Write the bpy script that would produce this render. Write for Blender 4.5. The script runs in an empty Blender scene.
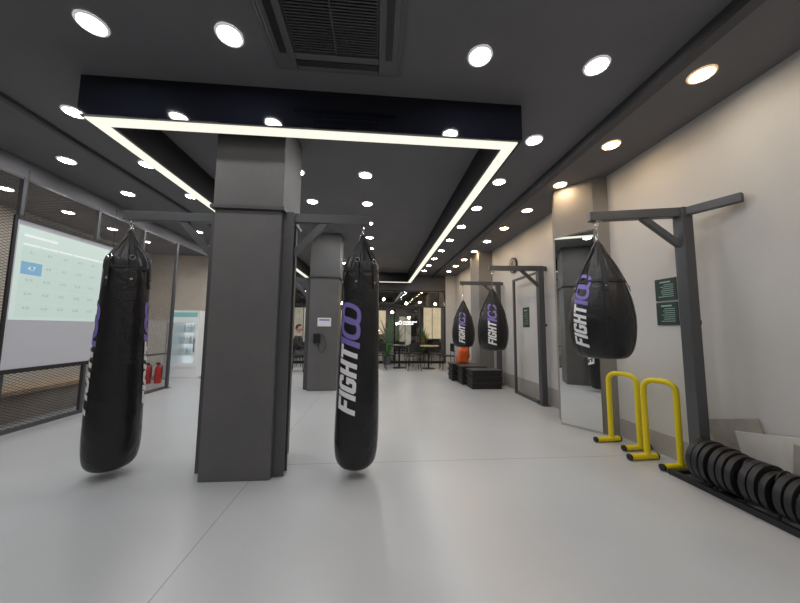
import bpy, bmesh, math, random
from mathutils import Matrix, Vector
random.seed(4)
C=bpy.context.scene.collection
H=1.3; ZC=3.35; XR=3.05
try:
    bpy.context.scene.view_settings.view_transform='Standard'
    bpy.context.scene.view_settings.look='None'
except Exception: pass
# ------------------------------------------------------------ materials
def mat(name,col,rough=.5,metal=0,bump=0,bscale=60,var=0,vscale=4,emit=0,ecol=None,coat=0,spec=None):
    m=bpy.data.materials.new(name); m.use_nodes=True; nt=m.node_tree; b=nt.nodes['Principled BSDF']
    c=(col[0],col[1],col[2],1)
    b.inputs['Base Color'].default_value=c; b.inputs['Roughness'].default_value=rough; b.inputs['Metallic'].default_value=metal
    if coat: b.inputs['Coat Weight'].default_value=coat
    if spec is not None: b.inputs['Specular IOR Level'].default_value=spec
    tc=nt.nodes.new('ShaderNodeTexCoord')
    if var:
        n=nt.nodes.new('ShaderNodeTexNoise'); n.inputs['Scale'].default_value=vscale; n.inputs['Detail'].default_value=5
        nt.links.new(tc.outputs['Object'],n.inputs['Vector'])
        r=nt.nodes.new('ShaderNodeValToRGB')
        r.color_ramp.elements[0].position=.3; r.color_ramp.elements[1].position=.7
        r.color_ramp.elements[0].color=tuple(max(0,x*(1-var)) for x in col)+(1,)
        r.color_ramp.elements[1].color=tuple(min(1,x*(1+var)) for x in col)+(1,)
        nt.links.new(n.outputs['Fac'],r.inputs[0]); nt.links.new(r.outputs[0],b.inputs['Base Color'])
    if bump:
        n2=nt.nodes.new('ShaderNodeTexNoise'); n2.inputs['Scale'].default_value=bscale; n2.inputs['Detail'].default_value=4
        n2.inputs['Distortion'].default_value=.6 if bscale<20 else 0
        nt.links.new(tc.outputs['Object'],n2.inputs['Vector'])
        bp=nt.nodes.new('ShaderNodeBump'); bp.inputs['Strength'].default_value=bump; bp.inputs['Distance'].default_value=.02 if bscale<20 else .01
        nt.links.new(n2.outputs['Fac'],bp.inputs['Height']); nt.links.new(bp.outputs[0],b.inputs['Normal'])
    if emit:
        e=ecol or col
        b.inputs['Emission Color'].default_value=(e[0],e[1],e[2],1); b.inputs['Emission Strength'].default_value=emit
    return m
M={}
M['wall']=mat('wall_plaster',(.565,.56,.55),.85,bump=.15,bscale=120,var=.03,vscale=1.5)
M['wallL']=mat('wall_plaster_left',(.56,.51,.44),.85,var=.04)
M['ceil']=mat('ceiling_paint',(.15,.148,.158),.8,var=.05,vscale=2)
M['fascia']=mat('gloss_black_fascia',(.006,.007,.012),.06,spec=.6)
M['inner']=mat('black_paint',(.007,.007,.009),.5)
M['trimdark']=mat('dark_trim',(.065,.065,.07),.6)
M['led']=mat('led_diffuser',(.2,.2,.18),.5,emit=1.0,ecol=(.97,.95,.82))
M['lamp']=mat('lamp_white',(1,1,1),.5,emit=102,ecol=(1,.985,.975))
M['lampw']=mat('lamp_warm',(1,1,1),.5,emit=86,ecol=(1,.85,.67))
M['lampa']=mat('lamp_amber',(1,1,1),.5,emit=84,ecol=(1,.72,.44))
M['ring']=mat('white_ring_halo_glow',(.6,.58,.55),.4,emit=.35,ecol=(1,.97,.93))  # trim ring emits softly, standing in for the halo around each lamp
M['ringw']=mat('amber_ring_halo_glow',(.6,.5,.4),.4,emit=.75,ecol=(1,.55,.2))  # amber emission on the trim stands in for a lamplit baffle
M['column']=mat('charcoal_paint',(.118,.116,.117),.55,bump=.2,bscale=25,var=.08,vscale=3)
M['steel']=mat('dark_grey_steel',(.085,.088,.095),.4,metal=.2,bump=.05)
M['steel2']=mat('black_steel',(.02,.02,.022),.4,metal=.3)
M['meshwire']=mat('brown_black_wire',(.045,.038,.032),.5,metal=.3)
M['chrome']=mat('chrome',(.6,.6,.62),.2,metal=1)
M['leather']=mat('black_leather',(.008,.008,.010),.33,bump=.55,bscale=11,var=.2,vscale=6)
M['strap']=mat('black_webbing',(.016,.016,.018),.7,bump=.2,bscale=200)
M['white']=mat('white_print',(.85,.85,.87),.5)
M['purple']=mat('purple_print',(.22,.17,.52),.5)
M['yellow']=mat('yellow_powder_coat',(.80,.64,.01),.35)
M['rubber']=mat('black_rubber',(.015,.015,.016),.5,bump=.15,bscale=90)
M['rubber2']=mat('plate_rubber',(.018,.018,.020),.45,bump=.1,bscale=90)
M['red']=mat('red_paint',(.55,.02,.015),.35)
M['orange']=mat('orange_fabric',(.85,.14,.03),.6,var=.15,bump=.4,bscale=15)
M['mirror']=mat('mirror_glass',(.86,.88,.87),.015,metal=1)
M['board']=mat('pale_board',(.34,.315,.28),.7,var=.12,vscale=8)
M['board2']=mat('paler_board',(.62,.60,.56),.7,var=.06,vscale=8)
M['fridge']=mat('white_enamel',(.80,.81,.82),.3,emit=.08,ecol=(.9,1,1))
M['fridgeglow']=mat('fridge_interior',(.7,.8,.85),.4,emit=.9,ecol=(.85,.95,1))
M['teal']=mat('teal_panel',(.16,.36,.36),.4,emit=.25,ecol=(.25,.6,.55))
M['drinkb']=mat('drink_brown',(.25,.15,.10),.4)
M['screen']=mat('screen_fabric',(.40,.40,.43),.8,emit=.10,ecol=(.85,.85,.93))
M['proj']=mat('projected_light',(.30,.34,.32),.8,emit=.46,ecol=(.78,.97,.89))
M['projd']=mat('projected_cell',(.29,.33,.31),.8,emit=.44,ecol=(.74,.95,.87))
M['projb']=mat('projected_blue',(.12,.27,.4),.8,emit=.38,ecol=(.32,.55,.78))
M['projt']=mat('projected_dark_text',(.2,.26,.26),.8,emit=.26,ecol=(.5,.68,.66))
M['projw']=mat('projected_white',(.5,.5,.5),.8,emit=.5,ecol=(.9,1,1))
M['sign']=mat('dark_green_sign',(.02,.045,.04),.4)
M['signtxt']=mat('sign_print',(.35,.5,.45),.5)
M['paper']=mat('paper',(.8,.76,.82),.6)
M['wood']=mat('pale_wood',(.45,.33,.22),.5,var=.15,vscale=10)
M['stone']=mat('ledge_stone',(.30,.27,.245),.7,var=.15,vscale=5)
M['tile']=mat('beige_skirting',(.36,.345,.325),.6,var=.08)
M['leaf']=mat('leaf_green',(.08,.25,.05),.5,var=.4,vscale=12)
M['soil']=mat('soil',(.03,.02,.015),.9)
M['pot']=mat('grey_pot',(.18,.18,.18),.6)
M['night']=mat('night_outside',(.02,.02,.025),.8)
M['glow']=mat('warm_bulb',(1,.8,.5),.5,emit=70,ecol=(1,.78,.48))
M['shopglow']=mat('added_shop_window',(.2,.17,.14),.5,emit=.8,ecol=(1,.78,.5),var=.7,vscale=4)
M['shopglow2']=mat('added_shop_window_cool',(.12,.13,.12),.5,emit=.4,ecol=(1,.88,.7),var=.7,vscale=4)
M['vent']=mat('vent_dark',(.06,.06,.065),.5)
M['ac']=mat('ac_panel',(.10,.098,.102),.5)
M['pil']=mat('pillar_paint',(.26,.25,.24),.7,var=.04)
M['skin']=mat('skin',(.52,.33,.25),.55)
M['hair']=mat('dark_hair',(.02,.014,.01),.6)
M['jacket']=mat('dark_jacket',(.03,.03,.035),.8,var=.1)
M['trousers']=mat('grey_trousers',(.10,.10,.11),.8,var=.1)
def glassmat(name,fac,tcol,diffuse=None):
    g=bpy.data.materials.new(name); g.use_nodes=True; nt=g.node_tree; nt.nodes.clear()
    o=nt.nodes.new('ShaderNodeOutputMaterial'); mx=nt.nodes.new('ShaderNodeMixShader'); t=nt.nodes.new('ShaderNodeBsdfTransparent')
    gl=nt.nodes.new('ShaderNodeBsdfDiffuse' if diffuse else 'ShaderNodeBsdfGlossy')
    if diffuse: gl.inputs['Color'].default_value=diffuse
    else: gl.inputs['Roughness'].default_value=.02
    t.inputs['Color'].default_value=tcol; mx.inputs[0].default_value=fac
    nt.links.new(t.outputs[0],mx.inputs[1]); nt.links.new(gl.outputs[0],mx.inputs[2]); nt.links.new(mx.outputs[0],o.inputs[0]); return g
M['glass']=glassmat('window_glass',.14,(.9,.92,.92,1))
M['haze']=glassmat('misted_glass',.38,(.95,.98,.98,1),(.75,.80,.82,1))
m=mat('epoxy_floor',(.5,.5,.5),.28,var=0); nt=m.node_tree; b=nt.nodes['Principled BSDF']
tc=nt.nodes.new('ShaderNodeTexCoord'); sp=nt.nodes.new('ShaderNodeSeparateXYZ'); nt.links.new(tc.outputs['Object'],sp.inputs[0])
def near(sock,val,w):
    s=nt.nodes.new('ShaderNodeMath'); s.operation='SUBTRACT'; nt.links.new(sock,s.inputs[0]); s.inputs[1].default_value=val
    a=nt.nodes.new('ShaderNodeMath'); a.operation='ABSOLUTE'; nt.links.new(s.outputs[0],a.inputs[0])
    l=nt.nodes.new('ShaderNodeMath'); l.operation='LESS_THAN'; nt.links.new(a.outputs[0],l.inputs[0]); l.inputs[1].default_value=w; return l.outputs[0]
def add(a,b2):
    s=nt.nodes.new('ShaderNodeMath'); s.operation='MAXIMUM'; nt.links.new(a,s.inputs[0]); nt.links.new(b2,s.inputs[1]); return s.outputs[0]
lx=near(sp.outputs[0],-1.05,.0035); ly=near(sp.outputs[1],3.06,.005)
gx=nt.nodes.new('ShaderNodeMath'); gx.operation='GREATER_THAN'; nt.links.new(sp.outputs[0],gx.inputs[0]); gx.inputs[1].default_value=-1.07
mu=nt.nodes.new('ShaderNodeMath'); mu.operation='MULTIPLY'; nt.links.new(ly,mu.inputs[0]); nt.links.new(gx.outputs[0],mu.inputs[1])
seam=add(lx,mu.outputs[0])
n=nt.nodes.new('ShaderNodeTexNoise'); n.inputs['Scale'].default_value=.8; n.inputs['Detail'].default_value=6; nt.links.new(tc.outputs['Object'],n.inputs['Vector'])
r=nt.nodes.new('ShaderNodeValToRGB'); r.color_ramp.elements[0].position=.3; r.color_ramp.elements[1].position=.75
r.color_ramp.elements[0].color=(.445,.462,.482,1); r.color_ramp.elements[1].color=(.505,.522,.542,1); nt.links.new(n.outputs['Fac'],r.inputs[0])
mc=nt.nodes.new('ShaderNodeMix'); mc.data_type='RGBA'; nt.links.new(seam,mc.inputs[0]); nt.links.new(r.outputs[0],mc.inputs[6]); mc.inputs[7].default_value=(.27,.27,.27,1)
nt.links.new(mc.outputs[2],b.inputs['Base Color']); M['floor']=m
# ------------------------------------------------------------ geometry helpers
def B(): return bmesh.new()
def box(bm,x0,x1,y0,y1,z0,z1):
    v=[bm.verts.new(p) for p in [(x0,y0,z0),(x1,y0,z0),(x1,y1,z0),(x0,y1,z0),(x0,y0,z1),(x1,y0,z1),(x1,y1,z1),(x0,y1,z1)]]
    for f in [(0,3,2,1),(4,5,6,7),(0,1,5,4),(1,2,6,5),(2,3,7,6),(3,0,4,7)]: bm.faces.new([v[i] for i in f])
    return v
def frame_for(d):
    d=d.normalized(); u=Vector((0,0,1)) if abs(d.z)<.9 else Vector((1,0,0)); a=d.cross(u).normalized(); b=d.cross(a).normalized(); return a,b
def beam(bm,p,q,w,h):
    p=Vector(p); q=Vector(q); d=(q-p).normalized()
    up=Vector((0,0,1)) if abs(d.z)<.95 else Vector((0,1,0))
    s=d.cross(up).normalized(); u=s.cross(d).normalized()
    vs=[]
    for c in (p,q):
        for i,j in ((-1,-1),(1,-1),(1,1),(-1,1)): vs.append(bm.verts.new(c+s*i*w/2+u*j*h/2))
    for f in [(0,1,2,3),(7,6,5,4),(0,4,5,1),(1,5,6,2),(2,6,7,3),(3,7,4,0)]: bm.faces.new([vs[i] for i in f])
def tube(bm,pts,r,seg=12,closed=False,cap=True):
    pts=[Vector(p) for p in pts]; rings=[]; n=len(pts); a=None
    for i,p in enumerate(pts):
        if closed: d=pts[(i+1)%n]-pts[i-1]
        else: d=pts[min(i+1,n-1)]-pts[max(i-1,0)]
        d.normalize()
        if a is None: a,_=frame_for(d)
        a=(a-d*a.dot(d)).normalized(); b2=d.cross(a)
        rr=r[i] if isinstance(r,(list,tuple)) else r
        rings.append([bm.verts.new(p+(a*math.cos(2*math.pi*k/seg)+b2*math.sin(2*math.pi*k/seg))*rr) for k in range(seg)])
    m_=n if closed else n-1
    for i in range(m_):
        A=rings[i]; D=rings[(i+1)%n]
        for k in range(seg): bm.faces.new([A[k],A[(k+1)%seg],D[(k+1)%seg],D[k]])
    if cap and not closed: bm.faces.new(rings[0][::-1]); bm.faces.new(rings[-1])
def lathe(bm,prof,seg=40,center=(0,0,0),axis='z'):
    rings=[]
    for z,r_ in prof:
        ring=[]
        for k in range(seg):
            t_=2*math.pi*k/seg
            if axis=='z': p=(r_*math.cos(t_),r_*math.sin(t_),z)
            elif axis=='y': p=(r_*math.cos(t_),z,r_*math.sin(t_))
            else: p=(z,r_*math.cos(t_),r_*math.sin(t_))
            ring.append(bm.verts.new((p[0]+center[0],p[1]+center[1],p[2]+center[2])))
        rings.append(ring)
    for i in range(len(rings)-1):
        for k in range(seg): bm.faces.new([rings[i][k],rings[i][(k+1)%seg],rings[i+1][(k+1)%seg],rings[i+1][k]])
    bm.faces.new(rings[0][::-1]); bm.faces.new(rings[-1])
def ob(name,bm,m,parent=None,label=None,cat=None,kind=None,group=None,smooth=False,loc=(0,0,0),bevel=0,rotz=0,split=40):
    bmesh.ops.recalc_face_normals(bm,faces=bm.faces)
    me=bpy.data.meshes.new(name); bm.to_mesh(me); bm.free()
    me.materials.append(M[m] if isinstance(m,str) else m)
    if smooth:
        for p in me.polygons: p.use_smooth=True
    o=bpy.data.objects.new(name,me); C.objects.link(o); o.location=loc; o.rotation_euler[2]=rotz
    if smooth and split:
        md=o.modifiers.new('es','EDGE_SPLIT'); md.split_angle=math.radians(split)
    if bevel:
        md=o.modifiers.new('bv','BEVEL'); md.width=bevel; md.segments=2; md.limit_method='ANGLE'
    if parent: o.parent=parent
    if label: o['label']=label
    if cat: o['category']=cat
    if kind: o['kind']=kind
    if group: o['group']=group
    return o
def empty(name,loc,label,cat,group=None,rotz=0):
    o=bpy.data.objects.new(name,None); C.objects.link(o); o.location=loc; o.rotation_euler[2]=rotz; o.empty_display_size=.1
    o['label']=label; o['category']=cat
    if group: o['group']=group
    return o
def struct(name,m,boxes,label):
    bm=B()
    for b_ in boxes: box(bm,*b_)
    return ob(name,bm,m,label=label,cat=name.split('_')[0],kind='structure')
# ------------------------------------------------------------ room shell
YB=-2.6; YF=11.3; XL=-6.4
struct('floor','floor',[(XL-.1,XR+.1,YB-.1,15.5,-.1,0)],'smooth light grey epoxy gym floor with thin seams')
struct('ceiling','ceil',[(XL-.1,XR+.1,YB-.1,YF+.1,ZC,ZC+.1)],'dark charcoal painted ceiling')
struct('wall_right','wall',[(XR,XR+.1,YB-.1,YF+.1,0,ZC)],'smooth beige plaster wall')
struct('wall_left','wallL',[(XL-.1,XL,YB-.1,YF+.1,0,ZC)],'beige wall beyond the mesh partition')
struct('wall_back','wall',[(XL,XR,YB-.1,YB,0,ZC)],'plain beige wall at the near end of the gym')
struct('wall_front','wall',[(2.66,XR,YF,YF+.1,0,ZC),(XL,-3.2,YF,YF+.1,0,ZC)],'beige end wall around the dark glazed shopfront')
struct('trim_4','trimdark',[(-3.2,2.66,YF,YF+.1,2.75,ZC)],'dark header above the shopfront glazing')
struct('wall_niche','wallL',[(XL,-4.3,9.0,9.1,0,ZC)],'beige wall behind the drinks fridge')
struct('baseboard_right','tile',[(XR-.012,XR,2.0,3.61,0,.22),(XR-.012,XR,4.41,7.6,0,.3),(XR-.012,XR,8.31,YF,0,.3)],'beige stone skirting along the wall')
struct('trim_1','trimdark',[(-3.38,-3.33,YB,YF,ZC-.045,ZC)],'slim dark ceiling rib')
struct('trim_2','trimdark',[(2.18,2.27,YB,YF,ZC-.1,ZC)],'dark ceiling rib')
struct('trim_3','ceil',[(-4.42,-4.38,YB,9.0,3.13,ZC)],'thin dark header above the mesh partition')
bm=B()
for x in (-3.2,-2.23,-1.26,-.29,.68,1.65,2.61): box(bm,x,x+.05,YF,YF+.08,0,2.75)
box(bm,-3.15,2.61,YF+.005,YF+.075,2.69,2.75); box(bm,-3.15,2.61,YF+.005,YF+.075,0,.09); box(bm,-3.15,2.61,YF+.01,YF+.07,2.1,2.15)
w=ob('window_1',bm,'steel2',label='dark framed shopfront glazing at night',cat='window',kind='structure')
bm=B(); box(bm,-3.19,2.65,YF+.035,YF+.043,.05,2.7); ob('glass_pane',bm,'glass',parent=w)
struct('wall_outside','night',[(-9,8,15.4,15.5,0,4.5)],'dark night street backdrop behind the glazing')
def column(x0,x1,y0,y1,ztop,label):
    e=empty('column',((x0+x1)/2,(y0+y1)/2,0),label,'column','square charcoal columns')
    w_=(x1-x0)/2; d=(y1-y0)/2
    bm=B(); box(bm,-w_,w_,-d,d,0,2.37); ob('shaft',bm,'column',parent=e,bevel=.008)
    bm=B(); box(bm,-w_-.012,w_+.012,-d-.012,d+.012,2.40,ztop); ob('capital',bm,'column',parent=e,bevel=.008)
    bm=B(); box(bm,-w_-.03,w_+.03,-d-.03,d+.03,2.37,2.40); ob('collar',bm,'steel',parent=e)
column(-1.47,-.88,2.76,3.34,ZC,'broad square charcoal painted column between two long bags')
column(-1.40,-.80,6.45,7.0,ZC,'square charcoal painted column with a paper notice')
def prism(poly,z0,z1,label):
    bm=B(); lo=[bm.verts.new((x,y,z0)) for x,y in poly]; hi=[bm.verts.new((x,y,z1)) for x,y in poly]; n=len(poly)
    bm.faces.new(lo[::-1]); bm.faces.new(hi)
    for i in range(n): bm.faces.new([lo[i],lo[(i+1)%n],hi[(i+1)%n],hi[i]])
    return ob('wall_pillar',bm,'pil',label=label,cat='pillar')
prism([(XR,3.62),(2.88,3.68),(2.60,4.10),(2.75,4.40),(XR,4.40)],0,ZC,'grey beige wall pillar with an angled mirror face')
prism([(XR,7.6),(2.68,7.6),(2.68,8.3),(XR,8.3)],0,ZC,'plain grey beige wall pillar without a mirror')
e=empty('wall_mirror',(2.74-.832*.016,3.89-.555*.016,0.0),'tall frameless mirror on the angled pillar face','mirror',rotz=math.radians(33.7))
bm=B(); box(bm,-.008,.006,-.25,.25,.03,2.62); ob('mirror_glass',bm,'mirror',parent=e)
for z0,z1 in ((0,.03),(2.62,2.64)):
    bm=B(); box(bm,-.01,.014,-.255,.255,z0,z1); ob('mirror_rail',bm,'chrome',parent=e)
# ------------------------------------------------------------ dropped frame
fx0,fx1,fy0,fy1=-2.44,1.30,2.485,11.05; fz=3.01; bw=.16
e=empty('ceiling_light_frame',((fx0+fx1)/2,(fy0+fy1)/2,fz),'dropped black rectangular ceiling frame with a glowing LED strip','ceiling frame')
ox,oy=(fx0+fx1)/2,(fy0+fy1)/2
def lb(bm,x0,x1,y0,y1,z0,z1): box(bm,x0-ox,x1-ox,y0-oy,y1-oy,z0-fz,z1-fz)
bm=B(); lb(bm,fx0,fx1,fy0,fy0+bw,fz,ZC); ob('front_fascia',bm,'fascia',parent=e,label='glossy black front face')
bm=B(); lb(bm,fx0,fx0+bw,fy0+bw,fy1-bw,fz,ZC); lb(bm,fx1-bw,fx1,fy0+bw,fy1-bw,fz,ZC); lb(bm,fx0,fx1,fy1-bw,fy1,fz,ZC); ob('side_beam',bm,'inner',parent=e)
bm=B(); s0=.03; s1=.135
lb(bm,fx0+s0,fx1-s0,fy0+s0,fy0+s1,fz-.012,fz-.001); lb(bm,fx0+s0,fx0+s1,fy0+s1,fy1-s1,fz-.012,fz-.001); lb(bm,fx1-s1,fx1-s0,fy0+s1,fy1-s1,fz-.012,fz-.001); lb(bm,fx0+s0,fx1-s0,fy1-s1,fy1-s0,fz-.012,fz-.001)
ob('led_strip',bm,'led',parent=e,label='glowing warm white LED strip')
# ------------------------------------------------------------ downlights
RD=.074
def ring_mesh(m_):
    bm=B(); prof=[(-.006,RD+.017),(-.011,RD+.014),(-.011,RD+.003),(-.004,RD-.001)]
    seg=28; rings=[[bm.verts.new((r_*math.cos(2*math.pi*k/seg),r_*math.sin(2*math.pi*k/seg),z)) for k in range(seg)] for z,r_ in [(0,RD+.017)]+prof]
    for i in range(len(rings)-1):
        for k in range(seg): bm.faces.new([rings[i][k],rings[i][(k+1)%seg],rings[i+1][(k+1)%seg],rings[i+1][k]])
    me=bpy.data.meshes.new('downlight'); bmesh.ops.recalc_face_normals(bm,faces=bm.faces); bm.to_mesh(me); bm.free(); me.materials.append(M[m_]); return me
def disc_mesh(m_):
    bm=B(); bmesh.ops.create_circle(bm,cap_ends=True,radius=RD,segments=28)
    for f in bm.faces: f.normal_update()
    bmesh.ops.reverse_faces(bm,faces=bm.faces)
    for v in bm.verts: v.co.z=-.006
    me=bpy.data.meshes.new('lamp_disc'); bm.to_mesh(me); bm.free(); me.materials.append(M[m_]); return me
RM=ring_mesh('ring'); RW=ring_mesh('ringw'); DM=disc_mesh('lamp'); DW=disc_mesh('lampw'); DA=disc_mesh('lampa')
def downlight(x,y,z,warm):
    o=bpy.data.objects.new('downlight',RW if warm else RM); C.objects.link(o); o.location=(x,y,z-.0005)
    o['label']='round recessed warm downlight in the dark ceiling' if warm else 'round recessed white downlight in the dark ceiling'
    o['category']='ceiling light'; o['group']='recessed round ceiling downlights'
    d=bpy.data.objects.new('lamp_disc',(DA if y>2.5 else DW) if warm else DM); C.objects.link(d); d.parent=o
rows=[2.03+.93*k for k in range(10)]
for i,y in enumerate(rows):
    for x in (-3.87,-2.93,1.68,2.57): downlight(x,y,ZC,x>2.2)
    for x in (-1.06,-.17):
        if not(i==0 and x==-.17) and not(x==-1.06 and (i==1)) and not (x==-1.06 and i==5): downlight(x,y,ZC,False)
    if i==0: downlight(-1.96,y,ZC,False); downlight(.75,y,ZC,False)
    if 2<=i<=6: downlight(-5.6,y,ZC,False)
for y in (-1.4,-.2,1.0):  # unseen extra rows out of view, added to light the room
    for x in (-3.04,-1.07,.75,2.57): downlight(x,y,ZC,x>2.2)
# ------------------------------------------------------------ air conditioner cassette
e=empty('ceiling_air_conditioner',(-.32,1.77,ZC),'dark square ceiling cassette air conditioner with slatted grille','air conditioner')
bm=B()
for s in (-1,1):
    box(bm,min(s*.31,s*.48),max(s*.31,s*.48),-.48,.48,-.035,0); box(bm,-.31,.31,min(s*.31,s*.48),max(s*.31,s*.48),-.035,0)
    box(bm,min(s*.31,s*.45),max(s*.31,s*.45),-.45,.45,-.05,-.035); box(bm,-.31,.31,min(s*.31,s*.45),max(s*.31,s*.45),-.05,-.035)
ob('housing',bm,'ac',parent=e,bevel=.008)
bm=B()
for s in (-1,1):
    box(bm,min(s*.36,s*.41),max(s*.36,s*.41),-.31,.31,-.056,-.05); box(bm,-.31,.31,min(s*.36,s*.41),max(s*.36,s*.41),-.056,-.05)
ob('air_outlet',bm,'steel2',parent=e)
bm=B(); box(bm,-.305,.305,-.305,.305,-.03,-.005)
for i in range(30):
    y=-.295+i*.0198; box(bm,-.295,.295,y,y+.008,-.045,-.03)
box(bm,-.005,.005,-.30,.30,-.047,-.03)
ob('grille',bm,'vent',parent=e)
# ------------------------------------------------------------ printed logo mapped on bags
def logo_flat(h,ulen,h2,ulen2,gap):
    A=B(); T=.22; V=.19; SH=.27
    glyph=[]; x=0
    def q(ps): glyph.append([(x+p[0],p[1]) for p in ps])
    def bx(a,b_,c,d): q([(a,c),(b_,c),(b_,d),(a,d)])
    bx(0,T,0,1); bx(T,.56,1-V,1); bx(T,.50,.42,.42+V); x+=.56+.05
    bx(0,T,0,1); x+=T+.06
    w=.62; c=.12
    bx(0,T,c,1-c); q([(0,c),(c,0),(T,0),(T,c)]); q([(0,1-c),(T,1-c),(T,1),(c,1)])
    bx(T,w-T,0,V); bx(T,w-T,1-V,1)
    q([(w-T,0),(w-c,0),(w,c),(w-T,c)]); q([(w-T,1-c),(w,1-c),(w-c,1),(w-T,1)])
    bx(w-T,w,c,.53); bx(w-T,w,.70,1-c); bx(w*.52,w-T,.36,.53); x+=w+.06
    w=.62; bx(0,T,0,1); bx(w-T,w,0,1); bx(T,w-T,.41,.41+V); x+=w+.05
    w=.60; bx(w/2-T/2,w/2+T/2,0,1-V); bx(0,w,1-V,1); x+=w
    tot=x
    for g_ in glyph: A.faces.new([A.verts.new(((px+SH*py)/tot*ulen,py*h-h/2,0)) for px,py in g_])
    bm=B(); u=ulen+gap
    def poly(ps): bm.faces.new([bm.verts.new((p[0],p[1],0)) for p in ps])
    sh=SH/tot*ulen/h
    def S(x_,y): return (u+x_+sh*(y+h2/2),y)
    t=ulen2*.12
    poly([S(.07*ulen2,-h2/2),S(.07*ulen2+t,-h2/2),S(.07*ulen2+t,h2/2),S(.07*ulen2,h2/2)])
    poly([S(0,h2*.22),S(.07*ulen2,h2*.32),S(.07*ulen2,h2/2),S(.03*ulen2,h2*.40)])
    for cx in (.445,.765):
        n=32; a_=.235*ulen2; b_=h2/2
        out=[];inn=[]
        for i in range(n):
            qq=2*math.pi*i/n; cc,ss=math.cos(qq),math.sin(qq)
            ex=abs(cc)**.75*(1 if cc>0 else -1); ey=abs(ss)**.75*(1 if ss>0 else -1)
            out.append(S(cx*ulen2+a_*ex,b_*ey)); inn.append(S(cx*ulen2+a_*.56*ex,b_*.66*ey))
        for i in range(n):
            j=(i+1)%n; poly([out[i],out[j],inn[j],inn[i]])
    for qb in (A,bm):
        bmesh.ops.triangulate(qb,faces=qb.faces)
        L=ulen+gap+ulen2+.15
        for nrm,lo,hi in (((1,0,0),-.01,L),((0,1,0),-h,h)):
            s=lo
            while s<hi:
                bmesh.ops.bisect_plane(qb,geom=qb.verts[:]+qb.edges[:]+qb.faces[:],plane_co=(s,s,0),plane_no=nrm); s+=.016
    return A,bm
def interp(prof,z):
    if z<=prof[0][0]: return prof[0][1]
    for (a,ra),(b_,rb) in zip(prof,prof[1:]):
        if a<=z<=b_: return ra+(rb-ra)*(z-a)/max(1e-6,b_-a)
    return prof[-1][1]
def smoothprof(pts,n=6):
    out=[]
    P=[pts[0]]+pts+[pts[-1]]
    for i in range(1,len(P)-2):
        p0,p1,p2,p3=P[i-1],P[i],P[i+1],P[i+2]
        for k in range(n):
            t_=k/n; f=lambda a,b_,c,d:.5*((2*b_)+(-a+c)*t_+(2*a-5*b_+4*c-d)*t_*t_+(-a+3*b_-3*c+d)*t_**3)
            out.append((f(p0[0],p1[0],p2[0],p3[0]),max(.001,f(p0[1],p1[1],p2[1],p3[1]))))
    out.append(pts[-1]); return out
def add_logo(parent,prof,z0,thetas,h,ul,h2,ul2,gap,slant=0,off=.0035):
    parts=logo_flat(h,ul,h2,ul2,gap)
    for bmf,mm,nm,oo in ((parts[0],'white','white_lettering',off+.001),(parts[1],'purple','purple_number',off)):
        for th in thetas:
            me=bpy.data.meshes.new('x'); bmf.to_mesh(me); q=B(); q.from_mesh(me)
            for v in q.verts:
                u,vv=v.co.x,v.co.y; z=z0+u; r_=interp(prof,z)+oo
                t_=math.radians(th)-(vv+slant*u)/max(r_,.12); v.co=Vector((r_*math.sin(t_),-r_*math.cos(t_),z))
            ob(nm,q,mm,parent=parent)
        bmf.free()
def ribbon(bm,pts,w,t_,side):
    side=Vector(side).normalized(); vs=[]
    for i,p in enumerate(pts):
        p=Vector(p); d=(Vector(pts[min(i+1,len(pts)-1)])-Vector(pts[max(i-1,0)])).normalized(); nrm=side.cross(d).normalized()
        vs.append([bm.verts.new(p+side*a*w/2+nrm*b_*t_/2) for a,b_ in ((-1,-1),(1,-1),(1,1),(-1,1))])
    for A,D in zip(vs,vs[1:]):
        for k in range(4): bm.faces.new([A[k],A[(k+1)%4],D[(k+1)%4],D[k]])
    bm.faces.new(vs[0]); bm.faces.new(vs[-1][::-1])
def hook(parent,zb,zt):
    bm=B(); n=16
    tube(bm,[(.022*math.cos(2*math.pi*k/n),0,zb+.022+.022*math.sin(2*math.pi*k/n)) for k in range(n)],.005,8,closed=True)
    lathe(bm,[(zb+.04,.008),(zb+.045,.015),(zb+.075,.015),(zb+.08,.007)],12)
    z=zb+.075; i=0
    while z<zt-.01:
        pts=[]
        for k in range(12):
            q=2*math.pi*k/12; a_=.009*math.cos(q); c_=z+.016+.019*math.sin(q); pts.append((a_,0,c_) if i%2 else (0,a_,c_))
        tube(bm,pts,.0035,6,closed=True); z+=.028; i+=1
    ob('swivel_hook',bm,'chrome',parent=parent,smooth=True)
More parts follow.
